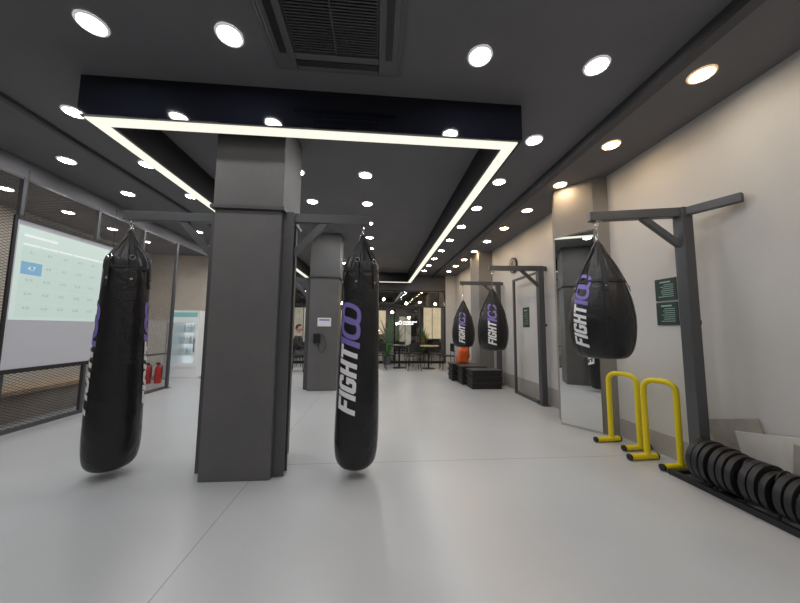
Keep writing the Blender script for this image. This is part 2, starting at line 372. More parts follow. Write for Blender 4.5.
def heavy_bag(x,y,thetas,label,ztop=2.27,tilt=0,k0=1.0):
    e=empty('punching_bag',(x,y,.05),label,'punching bag','long black heavy bags'); e.rotation_euler[1]=tilt
    prof=smoothprof([(0,.002),(.012,.10),(.045,.155),(.11,.184),(.26,.197),(.6,.194),(1.0,.185),(1.4,.174),(1.68,.165),(1.80,.158),(1.86,.146),(1.92,.114),(1.98,.078),(2.03,.052),(2.08,.038),(2.10,.03)],5)
    prof=[(z,r_*k0) for z,r_ in prof]
    bm=B(); lathe(bm,prof,72)
    for v in bm.verts:
        a=math.atan2(v.co.y,v.co.x)
        k=1+.006*math.sin(3*a+v.co.z*5)+.004*math.sin(5*a-v.co.z*9)
        if v.co.z>1.72: k+=min(1,(v.co.z-1.72)/.18)*(.08*math.sin(12*a+1)+.04*math.sin(7*a))
        v.co.x*=k; v.co.y*=k
    ob('bag_body',bm,'leather',parent=e,smooth=True,split=70)
    bm=B(); lathe(bm,[(1.765,.162*k0),(1.767,.1665*k0),(1.795,.165*k0),(1.797,.159*k0)],64); ob('stitched_hem',bm,'strap',parent=e,smooth=True)
    for k in range(6):
        bm=B()
        q=2*math.pi*k/6+.3; c,s=math.cos(q),math.sin(q)
        ribbon(bm,[(c*r_*k0,s*r_*k0,z) for z,r_ in ((1.60,.174),(1.74,.170),(1.83,.164),(1.89,.147),(1.94,.120),(2.0,.085),(2.06,.050),(2.11,.022),(2.135,.010))],.034,.006,(-s,c,0))
        ob('hanging_strap',bm,'strap',parent=e)
        def place(bm):
            for v in bm.verts:
                p=v.co.copy(); v.co=Vector((p.x*math.cos(q)-p.y*math.sin(q),p.x*math.sin(q)+p.y*math.cos(q),p.z))
        bm=B(); tube(bm,[(.158,.02*math.cos(2*math.pi*j/10),1.87+.02*math.sin(2*math.pi*j/10)) for j in range(10)],.004,6,closed=True); place(bm); ob('strap_ring',bm,'chrome',parent=e)
        bm=B(); lathe(bm,[(.1745*k0,.013),(.1785*k0,.010)],10,center=(0,0,1.67),axis='x'); place(bm); ob('rivet',bm,'chrome',parent=e)
    hook(e,2.105,ztop-.05)
    add_logo(e,[(z,r_*1.006) for z,r_ in prof],.50,thetas,.175,.56,.205,.40,-.02)
    return e
def tear_bag(x,y,zb,thetas,label,ztop,sc=1.0,tk=1.0):
    e=empty('teardrop_bag',(x,y,zb),label,'punching bag','black teardrop punching bags')
    prof=smoothprof([(0,.002),(.002,.12),(.012,.178),(.05,.218),(.12,.246),(.22,.264),(.33,.270),(.44,.262),(.56,.241),(.68,.207),(.78,.168),(.86,.134),(.93,.10),(.99,.066),(1.05,.042),(1.09,.03)],5)
    prof=[(z*sc,r_*sc) for z,r_ in prof]
    bm=B(); lathe(bm,prof,96)
    for v in bm.verts:
        a=math.atan2(v.co.y,v.co.x); zz=v.co.z/sc
        k=1-.018*abs(math.cos(3*a))**20+.004*math.sin(7*a+zz*11)
        if zz>.6: k+=min(1,(zz-.6)/.35)*(.06*math.sin(11*a)+.035*math.sin(17*a+zz*6))
        v.co.x*=k; v.co.y*=k
    ob('bag_body',bm,'leather',parent=e,smooth=True,split=70)
    for k in range(6):
        q=2*math.pi*k/6; c,s=math.cos(q),math.sin(q)
        bm=B(); tube(bm,[(c*(interp(prof,z*sc)*.985+.001),s*(interp(prof,z*sc)*.985+.001),z*sc) for z in (.03,.08,.15,.25,.35,.45,.55,.65,.72)],.0035,6); ob('piping_seam',bm,'strap',parent=e)
    bm=B(); zz=.70*sc; lathe(bm,[(zz,interp(prof,zz)*1.0),(zz+.002,interp(prof,zz)*1.02+.003),(zz+.025,interp(prof,zz+.025)*1.02+.003),(zz+.027,interp(prof,zz+.027))],64); ob('stitched_hem',bm,'strap',parent=e,smooth=True)
    for k in range(5):
        bm=B()
        q=2*math.pi*k/5+.5; c,s=math.cos(q),math.sin(q)
        ribbon(bm,[(c*(interp(prof,z*sc)+.010),s*(interp(prof,z*sc)+.010),z*sc) for z in (.62,.70,.78,.84,.90,.96,1.01,1.06)]+[(c*.012,s*.012,1.115*sc)],.036,.007,(-s,c,0))
        ob('hanging_strap',bm,'strap',parent=e)
        bm=B(); r_=interp(prof,.66*sc)+.014; bmesh.ops.create_icosphere(bm,subdivisions=2,radius=.009,matrix=Matrix.Translation((r_*c,r_*s,.66*sc)))
        ob('rivet',bm,'chrome',parent=e,smooth=True)
    hook(e,1.09*sc,ztop-zb-.04)
    add_logo(e,prof,.10*sc,thetas,.14*sc*tk,.39*sc*tk,.155*sc*tk,.32*sc*tk,-.01,off=.006)
    return e
# ------------------------------------------------------------ column bag brackets
def bracket(x,y,dirx,L,label):
    e=empty('bag_bracket',(x,y,0),label,'bag stand','steel bag brackets on the column')
    s=dirx
    bm=B(); x0,x1=sorted((0,s*.10)); 
    box(bm,x0,x1,-.05,-.04,0.01,2.38); box(bm,x0,x1,.04,.05,0.01,2.38); xm=s*.05; box(bm,xm-.005,xm+.005,-.04,.04,0.01,2.38)
    ob('post',bm,'steel',parent=e)
    bm=B(); beam(bm,(s*.10,0,2.335),(s*L,0,2.335),.07,.085); ob('arm',bm,'steel',parent=e,bevel=.004)
    bm=B(); beam(bm,(s*.09,0,1.98),(s*.38,0,2.30),.05,.06); ob('brace',bm,'steel',parent=e)
    bm=B(); tube(bm,[(s*(L-.06),0,2.30),(s*(L-.06),0,2.27)],.012); n=14
    tube(bm,[(s*(L-.06),.018*math.cos(2*math.pi*k/n),2.258+.018*math.sin(2*math.pi*k/n)) for k in range(n)],.005,8,closed=True)
    ob('eye_bolt',bm,'chrome',parent=e)
bracket(-1.47,2.95,-1,.90,'steel post and arm holding the sideways turned bag')
bracket(-.88,2.86,1,.81,'steel post and arm holding the lettered heavy bag')
heavy_bag(-2.31,2.95,(-50,124),'long black leather heavy bag with logo turned sideways',k0=1.0)
heavy_bag(-.165,2.86,(-27,153),'long black leather heavy bag showing white and purple lettering',tilt=.013)
bracket(-1.40,6.6,-1,.45,'steel bracket with short arm on the slimmer column')
e=empty('paper_notice',(-1.08,6.44,1.42),'small white paper notice with purple print','notice')
bm=B(); box(bm,-.14,.14,-.004,.004,-.09,.09); ob('sheet',bm,'paper',parent=e)
bm=B(); box(bm,-.11,.11,-.006,-.004,.03,.06); ob('print',bm,'purple',parent=e)
e=empty('wall_phone_box',(-1.22,6.43,1.08),'small black control box with a hanging cord','control box')
bm=B(); box(bm,-.07,.07,-.04,.015,-.1,.1); ob('case',bm,'steel2',parent=e,bevel=.008)
bm=B(); tube(bm,[(.03,-.02,-.1),(.05,-.02,-.25),(.12,-.02,-.3),(.18,-.02,-.2),(.17,-.02,.0),(.1,-.02,.1)],.006,6); ob('cord',bm,'rubber',parent=e)
# ------------------------------------------------------------ right hand stands
def wall_stand(px,py,ax,ay,wx,wy,z,label,base=False):
    e=empty('bag_stand',(px,py,0),label,'bag stand','steel teardrop bag stands along the wall')
    L=lambda x,y,zz:(x-px,y-py,zz)
    bm=B(); box(bm,-.05,.05,-.05,.05,.012,z+.04); ob('post',bm,'steel',parent=e,bevel=.004)
    bm=B(); box(bm,-.07,.07,-.1,.1,0,.012); ob('base_plate',bm,'steel',parent=e)
    bm=B(); beam(bm,L(px-.0,py,z),L(ax,ay,z),.075,.085); ob('arm',bm,'steel',parent=e,bevel=.004)
    bm=B(); beam(bm,L(px,py,z),L(wx,wy,z),.06,.075); ob('wall_tie',bm,'steel',parent=e,bevel=.004)
    d=Vector((ax-px,ay-py,0)).normalized()
    bm=B(); beam(bm,(d.x*.03,d.y*.03,z-.32),(d.x*.34,d.y*.34,z-.03),.05,.05); ob('brace',bm,'steel',parent=e)
    bm=B(); q=d*(Vector((ax-px,ay-py,0)).length-.07); tube(bm,[(q.x,q.y,z-.04),(q.x,q.y,z-.10)],.012); box(bm,q.x-.03,q.x+.03,q.y-.03,q.y+.03,z-.055,z-.04); ob('eye_bolt',bm,'chrome',parent=e)
    bm=B(); box(bm,.05,.10,-.012,.012,1.36,1.40); ob('bracket_pin',bm,'steel2',parent=e)
    if base:
        bm=B(); box(bm,-.05,.0,.1,1.0,0.0,.05); ob('floor_rail',bm,'steel',parent=e)
        bm=B(); box(bm,-.045,-.005,.95,1.0,.05,z-.05); ob('rear_upright',bm,'steel',parent=e)
        bm=B(); beam(bm,(-.025,.05,z-.07),(-.025,1.0,z-.07),.04,.04); ob('top_rail',bm,'steel',parent=e)
    return e
wall_stand(2.86,2.52,2.08,2.72,3.01,2.16,2.41,'dark steel post and arm holding the large teardrop bag')
wall_stand(2.93,5.12,2.02,5.2,3.045,5.12,2.40,'dark steel stand with floor rail against the beige wall',base=True)
wall_stand(2.93,6.98,2.0,7.0,3.045,6.98,2.40,'dark steel stand along the wall by black boxes')
tear_bag(2.14,2.70,1.04,(-76,104),'large black teardrop bag with white and purple lettering',2.34,tk=.95)
tear_bag(2.07,5.19,.93,(-24,156),'black teardrop bag hanging from the stand with floor rail',2.33,.98)
tear_bag(2.07,6.99,.88,(-24,156),'black teardrop bag hanging above the black boxes',2.33,.98)
# ------------------------------------------------------------ mesh partition, left
def mesh_panel(y0,y1,x=-4.4,z1=3.13):
    e=empty('mesh_partition_panel',(x,(y0+y1)/2,0),'black expanded metal mesh panel in a steel frame','partition panel','mesh partition panels')
    w_=(y1-y0)/2
    bm=B(); box(bm,-.022,.022,-w_,-w_+.04,0,z1); box(bm,-.022,.022,-w_+.04,w_,0,.05); box(bm,-.02,.02,-w_+.04,w_,z1-.03,z1)
    ob('steel_frame',bm,'steel',parent=e)
    bm=B(); box(bm,-.018,.018,-w_+.04,w_,.72,.75); ob('mid_rail',bm,'steel',parent=e)
    bm=B(); a=-w_+.04; b_=w_; t=.0026; k=.5
    pz=.036; zb_=.05; zt_=z1-.03
    hgt=zt_-zb_; n0=int((hgt+k*(b_-a))/pz)+2
    for sgn in (1,-1):
        for i in range(-1,n0+1):
            c=zb_+i*pz-(k*(b_-a) if sgn>0 else 0)
            lo,hi=a,b_
            if sgn>0: yl=a+(zb_-c)/k; yh=a+(zt_-c)/k
            else: yl=a+(c-zt_)/k; yh=a+(c-zb_)/k
            lo=max(lo,yl); hi=min(hi,yh)
            if hi-lo<.02: continue
            zl=c+sgn*k*(lo-a); zh=c+sgn*k*(hi-a)
            v=[bm.verts.new(p) for p in ((0,lo,zl-t),(0,hi,zh-t),(0,hi,zh+t),(0,lo,zl+t))]; bm.faces.new(v)
    ob('wire_mesh',bm,'meshwire',parent=e)
for y0,y1 in ((.9,1.9),(1.9,2.92),(2.92,3.94),(3.94,4.96),(4.96,5.90),(5.90,6.80)): mesh_panel(y0,y1-.002)
def post(y):
    bm=B(); box(bm,-.025,.025,-.025,.025,0.01,3.13); box(bm,-.06,.06,-.06,.06,0,.01); ob('partition_post',bm,'steel',loc=(-4.4,y,0),label='slim dark steel partition post',cat='post',group='partition posts')
for y in (6.87,8.2): post(y)
e=empty('stone_ledge',(-5.1,4.2,0),'long low stone bench ledge behind the mesh','ledge')
bm=B(); box(bm,-.25,.25,-1.9,1.6,0,.36); ob('base',bm,'stone',parent=e)
bm=B(); box(bm,-.30,.30,-1.95,1.65,.36,.42); ob('slab_top',bm,'wood',parent=e,bevel=.008)
# ------------------------------------------------------------ projection screen
w_=.66
e=empty('projection_screen',(-4.12,4.35,.80),'large pull-down projection screen showing a pale table','projection screen')
bm=B(); box(bm,-.004,.004,-w_,w_,0,1.72); ob('screen_fabric',bm,'screen',parent=e)
bm=B(); box(bm,-.01,.012,-w_-.03,-w_,-.02,1.76); box(bm,-.01,.012,w_,w_+.03,-.02,1.76); box(bm,-.012,.014,-w_,w_,1.72,1.77); ob('black_border',bm,'rubber',parent=e)
bm=B(); box(bm,-.018,.02,-w_-.04,w_+.04,-.05,-.0); ob('bottom_bar',bm,'rubber',parent=e)
bm=B(); box(bm,.0045,.006,-w_+.02,w_-.02,.56,1.66); ob('projected_image',bm,'proj',parent=e)
cw=.195
bm=B(); 
for r_ in range(5):
    for c in range(6):
        y=-w_+.08+c*cw; z=.60+r_*.165
        box(bm,.006,.0075,y,y+cw-.008,z,z+.157)
ob('table_cell',bm,'projd',parent=e)
bm=B()
for c in range(6): y=-w_+.08+c*cw; box(bm,.006,.0075,y,y+cw-.012,1.44,1.46)
box(bm,.006,.0075,-w_+.08,-w_+.45,1.54,1.57)
t_=ob('table_heading',bm,'projw',parent=e); t_['kind']='stuff'
def flat_text(body,size,loc,m,parent,name):
    cu=bpy.data.curves.new('t','FONT'); cu.body=body; cu.size=size; cu.resolution_u=2; cu.align_x='CENTER'; cu.align_y='CENTER'
    o=bpy.data.objects.new('t',cu); C.objects.link(o); bpy.context.view_layer.update()
    me=bpy.data.meshes.new_from_object(o.evaluated_get(bpy.context.evaluated_depsgraph_get())); bpy.data.objects.remove(o)
    me.materials.clear(); me.materials.append(M[m]); o=bpy.data.objects.new(name,me); C.objects.link(o); o.parent=parent
    for v in me.vertices: v.co=Vector((0,v.co.x,v.co.y))
    o.location=loc; return o
dn=1
for r_ in range(4,-1,-1):
    for c in range(6):
        y=-w_+.08+c*cw+cw/2; z=.60+r_*.165+.10
        if not (r_==3 and c==0): flat_text('4.%d'%dn,.045,(.0085,y,z),'projt',e,'cell_number')
        dn+=1
bm=B(); box(bm,.0075,.009,-w_+.08,-w_+.30,1.095,1.245); ob('highlight_cell',bm,'projb',parent=e)
flat_text('4.7',.07,(.0102,-w_+.19,1.17),'projw',e,'highlight_number')
for i in (-.6,.6):
    bm=B(); tube(bm,[(0,i,1.77),(0,i,2.33)],.005,6); ob('hanger_wire',bm,'steel2',parent=e)
# ------------------------------------------------------------ fridge, board, extinguishers
e=empty('drinks_fridge',(-4.95,8.55,0),'white glass-door drinks fridge against the beige wall','fridge')
bm=B(); box(bm,-.36,.36,.26,.3,0,1.72); box(bm,-.36,-.31,-.3,.26,0,1.72); box(bm,.31,.36,-.3,.26,0,1.72); box(bm,-.31,.31,-.3,.26,0,.3); box(bm,-.31,.31,-.3,.26,1.48,1.72); ob('cabinet',bm,'fridge',parent=e,bevel=.008)
bm=B(); box(bm,-.31,.31,.24,.258,.3,1.48); ob('lit_back',bm,'fridgeglow',parent=e)
for z in (.55,.85,1.15):
    bm=B(); box(bm,-.31,.31,-.2,.24,z,z+.012); ob('shelf',bm,'chrome',parent=e)
bm=B(); box(bm,-.33,.33,-.335,-.305,.27,.36); box(bm,-.33,.33,-.335,-.305,1.40,1.49); box(bm,-.33,-.28,-.335,-.305,.36,1.40); box(bm,.28,.33,-.335,-.305,.36,1.40); d=ob('door',bm,'fridge',parent=e)
bm=B(); box(bm,-.28,.28,-.325,-.318,.36,1.40); ob('door_glass',bm,'haze',parent=d)
bm=B(); tube(bm,[(.3,-.34,.65),(.3,-.37,.68),(.3,-.37,.95),(.3,-.34,.98)],.01,8); ob('handle',bm,'steel2',parent=d)
bm=B(); box(bm,-.3,.3,-.306,-.3,1.55,1.67); ob('header_sign',bm,'teal',parent=e)
k=0
for z in (.562,.862,1.162):
    for x in (-.25,-.17,-.09,-.01,.07,.15,.23):
        bm=B(); lathe(bm,[(0,.03),(.13,.03),(.17,.013),(.2,.013)],10); k+=1
        ob('drink_bottle',bm,('teal','fridge','drinkb','projb','pot')[k%5],loc=(-4.95+x,8.42,z+.001),label='small drink bottle on the fridge shelf',cat='bottle',group='bottles in the fridge')
e=empty('standing_panel',(-5.42,7.95,0),'pale grey standing notice panel beside the fridge','panel')
bm=B(); box(bm,-.24,.24,-.012,.012,.1,1.45); ob('panel_board',bm,'board2',parent=e)
bm=B(); box(bm,-.26,-.24,-.02,.02,0,1.47); box(bm,.24,.26,-.02,.02,0,1.47); box(bm,-.26,.26,-.15,.15,0,.02); ob('panel_frame',bm,'chrome',parent=e)
for x,y in ((-5.17,7.40),(-4.98,7.46)):
    e=empty('fire_extinguisher',(x,y,0),'red fire extinguisher standing on the floor','fire extinguisher','red fire extinguishers')
    bm=B(); lathe(bm,[(0,.065),(.01,.07),(.33,.07),(.37,.055),(.40,.025),(.42,.02)],20); ob('tank',bm,'red',parent=e,smooth=True)
    bm=B(); box(bm,-.015,.015,-.06,.03,.42,.45); box(bm,-.012,.012,-.09,.02,.45,.47); ob('valve',bm,'rubber',parent=e)
    bm=B(); tube(bm,[(.02,0,.43),(.08,0,.40),(.085,0,.25),(.08,0,.12)],.009,6); ob('hose',bm,'rubber',parent=e)
# ------------------------------------------------------------ yellow bars
def dip_bar(p,q,h,label):
    p=Vector((p[0],p[1],0)); q=Vector((q[0],q[1],0)); c=(p+q)/2; d=(q-p).normalized(); L=(q-p).length/2
    e=empty('dip_bar',tuple(c),label,'dip bar','yellow dip bars')
    pts=[]; R_=.09; r_=.027
    pts.append(-d*L+Vector((0,0,.05)))
    pts.append(-d*L+Vector((0,0,h-R_)))
    for k in range(1,7):
        a=math.pi/2*k/6; pts.append(-d*(L-R_+R_*math.cos(a))+Vector((0,0,h-R_+R_*math.sin(a))))
    for k in range(0,7):
        a=math.pi/2*k/6; pts.append(d*(L-R_+R_*math.sin(a))+Vector((0,0,h-R_+R_*math.cos(a))))
    pts.append(d*L+Vector((0,0,.05)))
    bm=B(); tube(bm,pts,r_,14); ob('handle_bar',bm,'yellow',parent=e,smooth=True)
    s=Vector((1,.05,0)).normalized()
    for sg in (-1,1):
        bm=B()
        o_=d*L*sg+Vector((0,0,.032)); tube(bm,[o_-s*.19,o_+s*.10],.029,14); f=ob('foot_bar',bm,'yellow',parent=e,smooth=True)
        for t0,t1 in ((-.21,-.19),(.10,.115)):
            bm2=B(); tube(bm2,[o_+s*t0,o_+s*t1],.031,14); ob('end_cap',bm2,'rubber',parent=f,smooth=True)
dip_bar((2.78,3.44),(2.90,3.18),.80,'yellow tubular dip bar with black feet beside the mirror')
dip_bar((2.77,2.96),(2.89,2.73),.80,'yellow tubular dip bar with black feet near the steel post')
# ------------------------------------------------------------ plate rack
RX=2.80
e=empty('plate_rack',(RX,2.0,0),'low black steel floor rack for weight plates','weight rack')
bm=B()
for x in (-.09,.12): box(bm,x-.02,x+.02,-1.2,.67,0.0,.045)
for y in (-1.2,-.5,.25,.63): box(bm,-.07,.10,y,y+.04,.005,.04)
ob('base_rail',bm,'rubber',parent=e,bevel=.004)
for y in (2.300,2.113,1.926,1.742,1.56):
    bm=B()
    yy=y-2.0; pts=[(-.07,yy,.04),(-.07,yy,.28)]+[(-.07*math.cos(math.pi*k/8),yy,.28+.07*math.sin(math.pi*k/8)) for k in range(1,8)]+[(.07,yy,.28),(.07,yy,.04)]
    tube(bm,pts,.007,8)
    ob('divider_hoop',bm,'steel2',parent=e,smooth=True)
def plate_disc(R_,th):
    bm=B(); seg=48; h=th/2
    bands=[(.020,.30*R_,h*.95),(.30*R_,.46*R_,h*.75),(.46*R_,.74*R_,h*.75),(.74*R_,.80*R_,h*.75),(.80*R_,R_,h)]
    for bi,(r0,r1,hh) in enumerate(bands):
        for k in range(seg):
            if bi==2 and (k%16)<7: continue
            a0=2*math.pi*k/seg; a1=2*math.pi*(k+1)/seg
            P=lambda r_,a,y: bm.verts.new((r_*math.cos(a),y,r_*math.sin(a)))
            v=[P(r0,a0,-hh),P(r1,a0,-hh),P(r1,a1,-hh),P(r0,a1,-hh),P(r0,a0,hh),P(r1,a0,hh),P(r1,a1,hh),P(r0,a1,hh)]
            for f in ((0,1,2,3),(7,6,5,4),(0,4,5,1),(2,6,7,3),(1,5,6,2),(0,3,7,4)): bm.faces.new([v[i] for i in f])
    bmesh.ops.remove_doubles(bm,verts=bm.verts,dist=1e-5)
    return bm
plates=[(2.43,.170,.040,0),(2.383,.170,.040,0),(2.336,.165,.036,0),(2.262,.165,.040,1),(2.212,.16,.040,0),(2.160,.155,.040,0),(2.070,.155,.042,1),(2.020,.155,.038,0),(1.970,.14,.036,0),(1.882,.15,.040,0),(1.834,.145,.036,1),(1.788,.13,.034,0),(1.700,.145,.040,0),(1.655,.135,.030,0),(1.610,.12,.030,0),(1.515,.14,.04,0)]
for i,(y,R_,th,red) in enumerate(plates):
    e=empty('weight_plate',(RX+.005,y,.048+R_),'black weight plate with red hub ring on the rack' if red else 'black weight plate with grip holes on the rack','weight plate','weight plates on the floor rack')
    e.rotation_euler=(random.uniform(-.01,.01),random.uniform(0,2),random.uniform(-.012,.012)); h=th/2
    ob('disc',plate_disc(R_,th),'rubber2',parent=e)
    bm=B(); lathe(bm,[(-h*1.0,.022),(-h*1.05,.055 if red else .034),(h*1.05,.055 if red else .034),(h*1.0,.022)],24,axis='y'); ob('hub',bm,'red' if red else 'chrome',parent=e,smooth=True)
for i,(y,L_,hh,rx,mm) in enumerate(((2.26,.40,.52,-16,'board'),(2.04,.46,.48,-11,'board2'),(1.78,.5,.46,5,'board'))):
    bm=B(); box(bm,-.007,.007,-L_/2,L_/2,0,hh)
    o=ob('foam_board',bm,mm,loc=(3.026-.018*i,y,L_/2*math.sin(math.radians(abs(rx)))+.002),label='pale grey rectangular board leaning on the wall',cat='board',group='boards behind the plates',bevel=.002)
    o.rotation_euler=(math.radians(rx),0,0)
# ------------------------------------------------------------ black boxes far right
def pbox(x,y,w,d,h,label,n=3):
    e=empty('plyo_box',(x,y,0),label,'box','black step boxes')
    for i in range(n):
        bm=B()
        z0=h*i/n; k=.02*(n-i)/n
        box(bm,-w/2+.03-k*.5,w/2-.03+k*.5,-d/2+.02,d/2-.02,z0,z0+h/n-.035)
        box(bm,-w/2,w/2,-d/2,d/2,z0+h/n-.035,z0+h/n)
        ob('stacked_tier',bm,'rubber',parent=e,bevel=.005)
    bm=B(); box(bm,-w/2+.01,w/2-.01,-d/2+.01,d/2-.01,h,h+.008); ob('top_pad',bm,'steel',parent=e)
pbox(2.44,6.70,.70,.45,.40,'low black stacked step box with textured top')
pbox(2.33,7.22,.62,.45,.42,'black stacked step box in a continuous row')
pbox(2.22,7.75,.60,.45,.42,'black stacked step box under an orange bag')
bm=B(); bmesh.ops.create_icosphere(bm,subdivisions=4,radius=1)
for v in bm.verts:
    p=v.co; sx=abs(p.x)**.6*(1 if p.x>0 else -1); sy=abs(p.y)**.6*(1 if p.y>0 else -1); sz=abs(p.z)**.6*(1 if p.z>0 else -1)
    k=1+.10*math.sin(7*p.x+2)*math.cos(6*p.y+1)+.08*math.sin(9*p.z+3*p.x); v.co=Vector((sx*k*.15*(1-.2*p.z)+.05*p.z,sy*k*.11,max(sz*k*.24+.05*p.x,-.2)+.2))
o=ob('orange_bag',bm,'orange',loc=(2.28,7.75,.429),label='bright orange gym bag slumped on a black box',cat='bag',smooth=True)
# ------------------------------------------------------------ wall signs & clock
def sign(y0,y1,z0,z1,label):
    e=empty('wall_sign',(XR-.006,(y0+y1)/2,(z0+z1)/2),label,'sign','dark green wall signs'); w=(y1-y0)/2; h=(z1-z0)/2
    bm=B(); box(bm,-.006,.004,-w,w,-h,h); ob('panel',bm,'sign',parent=e)
    bm=B(); box(bm,-.008,-.006,-w*.5,w*.5,h*.62,h*.74)
    for i in range(7): box(bm,-.008,-.006,-w*.75,w*(.1+.6*random.random()),h*(.4-.18*i),h*(.4-.18*i)+.006)
    ob('printed_lines',bm,'signtxt',parent=e)
sign(2.79,3.02,1.62,1.85,'dark green printed wall sign on the beige wall')
sign(2.79,3.02,1.36,1.60,'dark green printed wall sign below another')
sign(5.75,6.0,1.35,1.75,'dark green printed wall sign beside a bag stand')
e=empty('wall_clock',(XR-.02,6.35,2.72),'round black wall clock','clock')
bm=B(); lathe(bm,[(-.02,.15),(-.02,.17),(.018,.17)],32,axis='x'); ob('clock_case',bm,'steel2',parent=e)
bm=B(); lathe(bm,[(-.024,.14),(-.021,.145)],32,axis='x'); ob('clock_face',bm,'board',parent=e)
bm=B(); beam(bm,(-.027,0,0),(-.027,.05,.07),.006,.01); beam(bm,(-.027,0,0),(-.027,-.02,.1),.006,.008); ob('clock_hand',bm,'steel2',parent=e)
# ------------------------------------------------------------ lounge at far end
def table(x,y,top):
    e=empty('cafe_table',(x,y,0),'small round cafe table on a black pedestal','table','cafe tables')
    bm=B(); lathe(bm,[(.72,.34),(.725,.35),(.745,.35),(.75,.34)],32); ob('table_top',bm,top,parent=e)
    bm=B(); lathe(bm,[(0,.22),(.015,.22),(.03,.03),(.72,.03)],20); ob('pedestal',bm,'steel2',parent=e)
def chair(x,y,rz):
    e=empty('cafe_chair',(x,y,0),'black cafe chair with slim metal legs','chair','cafe chairs',rotz=rz)
    bm=B(); box(bm,-.21,.21,-.21,.21,.43,.455); ob('seat',bm,'rubber',parent=e,bevel=.012)
    bm=B(); 
    for i in range(8):
        a=-.6+1.2*i/8; b_=-.6+1.2*(i+1)/8
        beam(bm,(.3*math.sin(a),.3*math.cos(a)-.08,.70),(.3*math.sin(b_),.3*math.cos(b_)-.08,.70),.02,.26)
    ob('backrest',bm,'rubber',parent=e)
    for sx in (-1,1):
        for sy in (-1,1):
            bm=B(); tube(bm,[(sx*.21,sy*.21,0),(sx*.17,sy*.17,.435)],.012,8); ob('leg',bm,'steel2',parent=e)
    for sx in (-1,1):
        bm=B(); tube(bm,[(sx*.17,.17,.45),(sx*.16,.2,.62)],.01,6); ob('back_support',bm,'steel2',parent=e)
table(.80,10.1,'steel2'); table(1.75,9.9,'wood'); table(-1.50,9.35,'steel2'); table(-.10,10.3,'steel2')
chair(.33,9.75,2.4); chair(.95,10.75,.3); chair(2.1,10.45,-.4); chair(1.2,9.5,3.2); chair(-.55,9.75,2.6); chair(-2.3,9.3,math.pi/2); chair(-2.75,10.4,.6); chair(2.3,9.6,-1.5); chair(1.45,10.55,.2); chair(-.45,10.85,.5)
def skinned(name,joints,edges,m,parent,sub=1,root=0):
    me=bpy.data.meshes.new(name); me.from_pydata([j[0] for j in joints],edges,[]); me.materials.append(M[m])
    o=bpy.data.objects.new(name,me); C.objects.link(o); o.parent=parent
    md=o.modifiers.new('skin','SKIN'); md.use_smooth_shade=True
    sv=me.skin_vertices[0].data if me.skin_vertices else None
    if sv is None:
        bpy.context.view_layer.objects.active=o
        bpy.ops.mesh.customdata_skin_add(); sv=me.skin_vertices[0].data
    for i,j in enumerate(joints):
        r_=j[1]; sv[i].radius=(r_,r_) if not isinstance(r_,tuple) else r_
        sv[i].use_root=(i==root)
    s=o.modifiers.new('sub','SUBSURF'); s.levels=sub; s.render_levels=sub
    return o
pe=empty('person',(-2.3,9.3,0),'person in dark jacket and grey trousers seated at a cafe table','person',rotz=math.pi/2)
J=[((0,0.02,.53),.10),((0,.04,.78),.10),((0,.03,1.00),.115),((0,.02,1.09),.05),((0,0,1.17),.055)]
E=[(0,1),(1,2),(2,3),(3,4)]
for s in (-1,1):
    b0=len(J); J+= [((s*.10,-.02,.52),.085),((s*.12,-.42,.53),.06),((s*.12,-.44,.28),.05),((s*.12,-.42,.07),.035),((s*.12,-.55,.035),.035)]
    E+=[(0,b0),(b0,b0+1),(b0+1,b0+2),(b0+2,b0+3),(b0+3,b0+4)]
    b0=len(J); J+=[((s*.19,.02,1.02),.055),((s*.24,-.03,.80),.042),((s*.16,-.26,.70),.034),((s*.12,-.33,.72),.028),((s*.11,-.38,.73),.030)]
    E+=[(2,b0),(b0,b0+1),(b0+1,b0+2),(b0+2,b0+3),(b0+3,b0+4)]
    palm=b0+4
    for k in range(4):
        b1=len(J); x=s*.11+(k-1.5)*.019; l=(.032,.040,.037,.028)[k]
        J+=[((x,-.405,.732),.009),((x,-.405-l,.728),.0085),((x,-.405-l*1.7,.712),.008)]; E+=[(palm,b1),(b1,b1+1),(b1+1,b1+2)]
    b1=len(J); J+=[((s*.11-s*.035,-.375,.735),.010),((s*.11-s*.055,-.40,.728),.009)]; E+=[(palm,b1),(b1,b1+1)]
body=skinned('body',J,E,'skin',pe)
bm=B(); bmesh.ops.create_uvsphere(bm,u_segments=24,v_segments=18,radius=1)
for v in bm.verts:
    x,y,z=v.co; w2=.075*(1-.22*max(0,-z)); v.co=Vector((x*w2,y*.095*(1-.12*max(0,-z)),z*.118+1.28))
    if y<-.85 and abs(x)<.22 and -.35<z<.12: v.co.y-=.022*(1-abs(x)/.22)*(1 if z<-.05 else .5)
    if y<-.7 and .05<z<.25 and .2<abs(x)<.55: v.co.y+=.010
h=ob('head',bm,'skin',parent=pe,smooth=True,split=0)
for s in (-1,1):
    bm=B(); bmesh.ops.create_uvsphere(bm,u_segments=10,v_segments=8,radius=.010,matrix=Matrix.Translation((s*.028,-.084,1.295))); ob('eye',bm,'hair',parent=h,smooth=True)
    bm=B(); bmesh.ops.create_uvsphere(bm,u_segments=10,v_segments=8,radius=1,matrix=Matrix.Translation((s*.077,.005,1.275))@Matrix.Diagonal((.010,.018,.03,1))); ob('ear',bm,'skin',parent=h,smooth=True)
bm=B(); bmesh.ops.create_uvsphere(bm,u_segments=10,v_segments=8,radius=1,matrix=Matrix.Translation((0,-.083,1.222))@Matrix.Diagonal((.022,.006,.006,1))); ob('mouth',bm,'red',parent=h,smooth=True)
bm=B(); bmesh.ops.create_uvsphere(bm,u_segments=24,v_segments=18,radius=1)
dl=[]
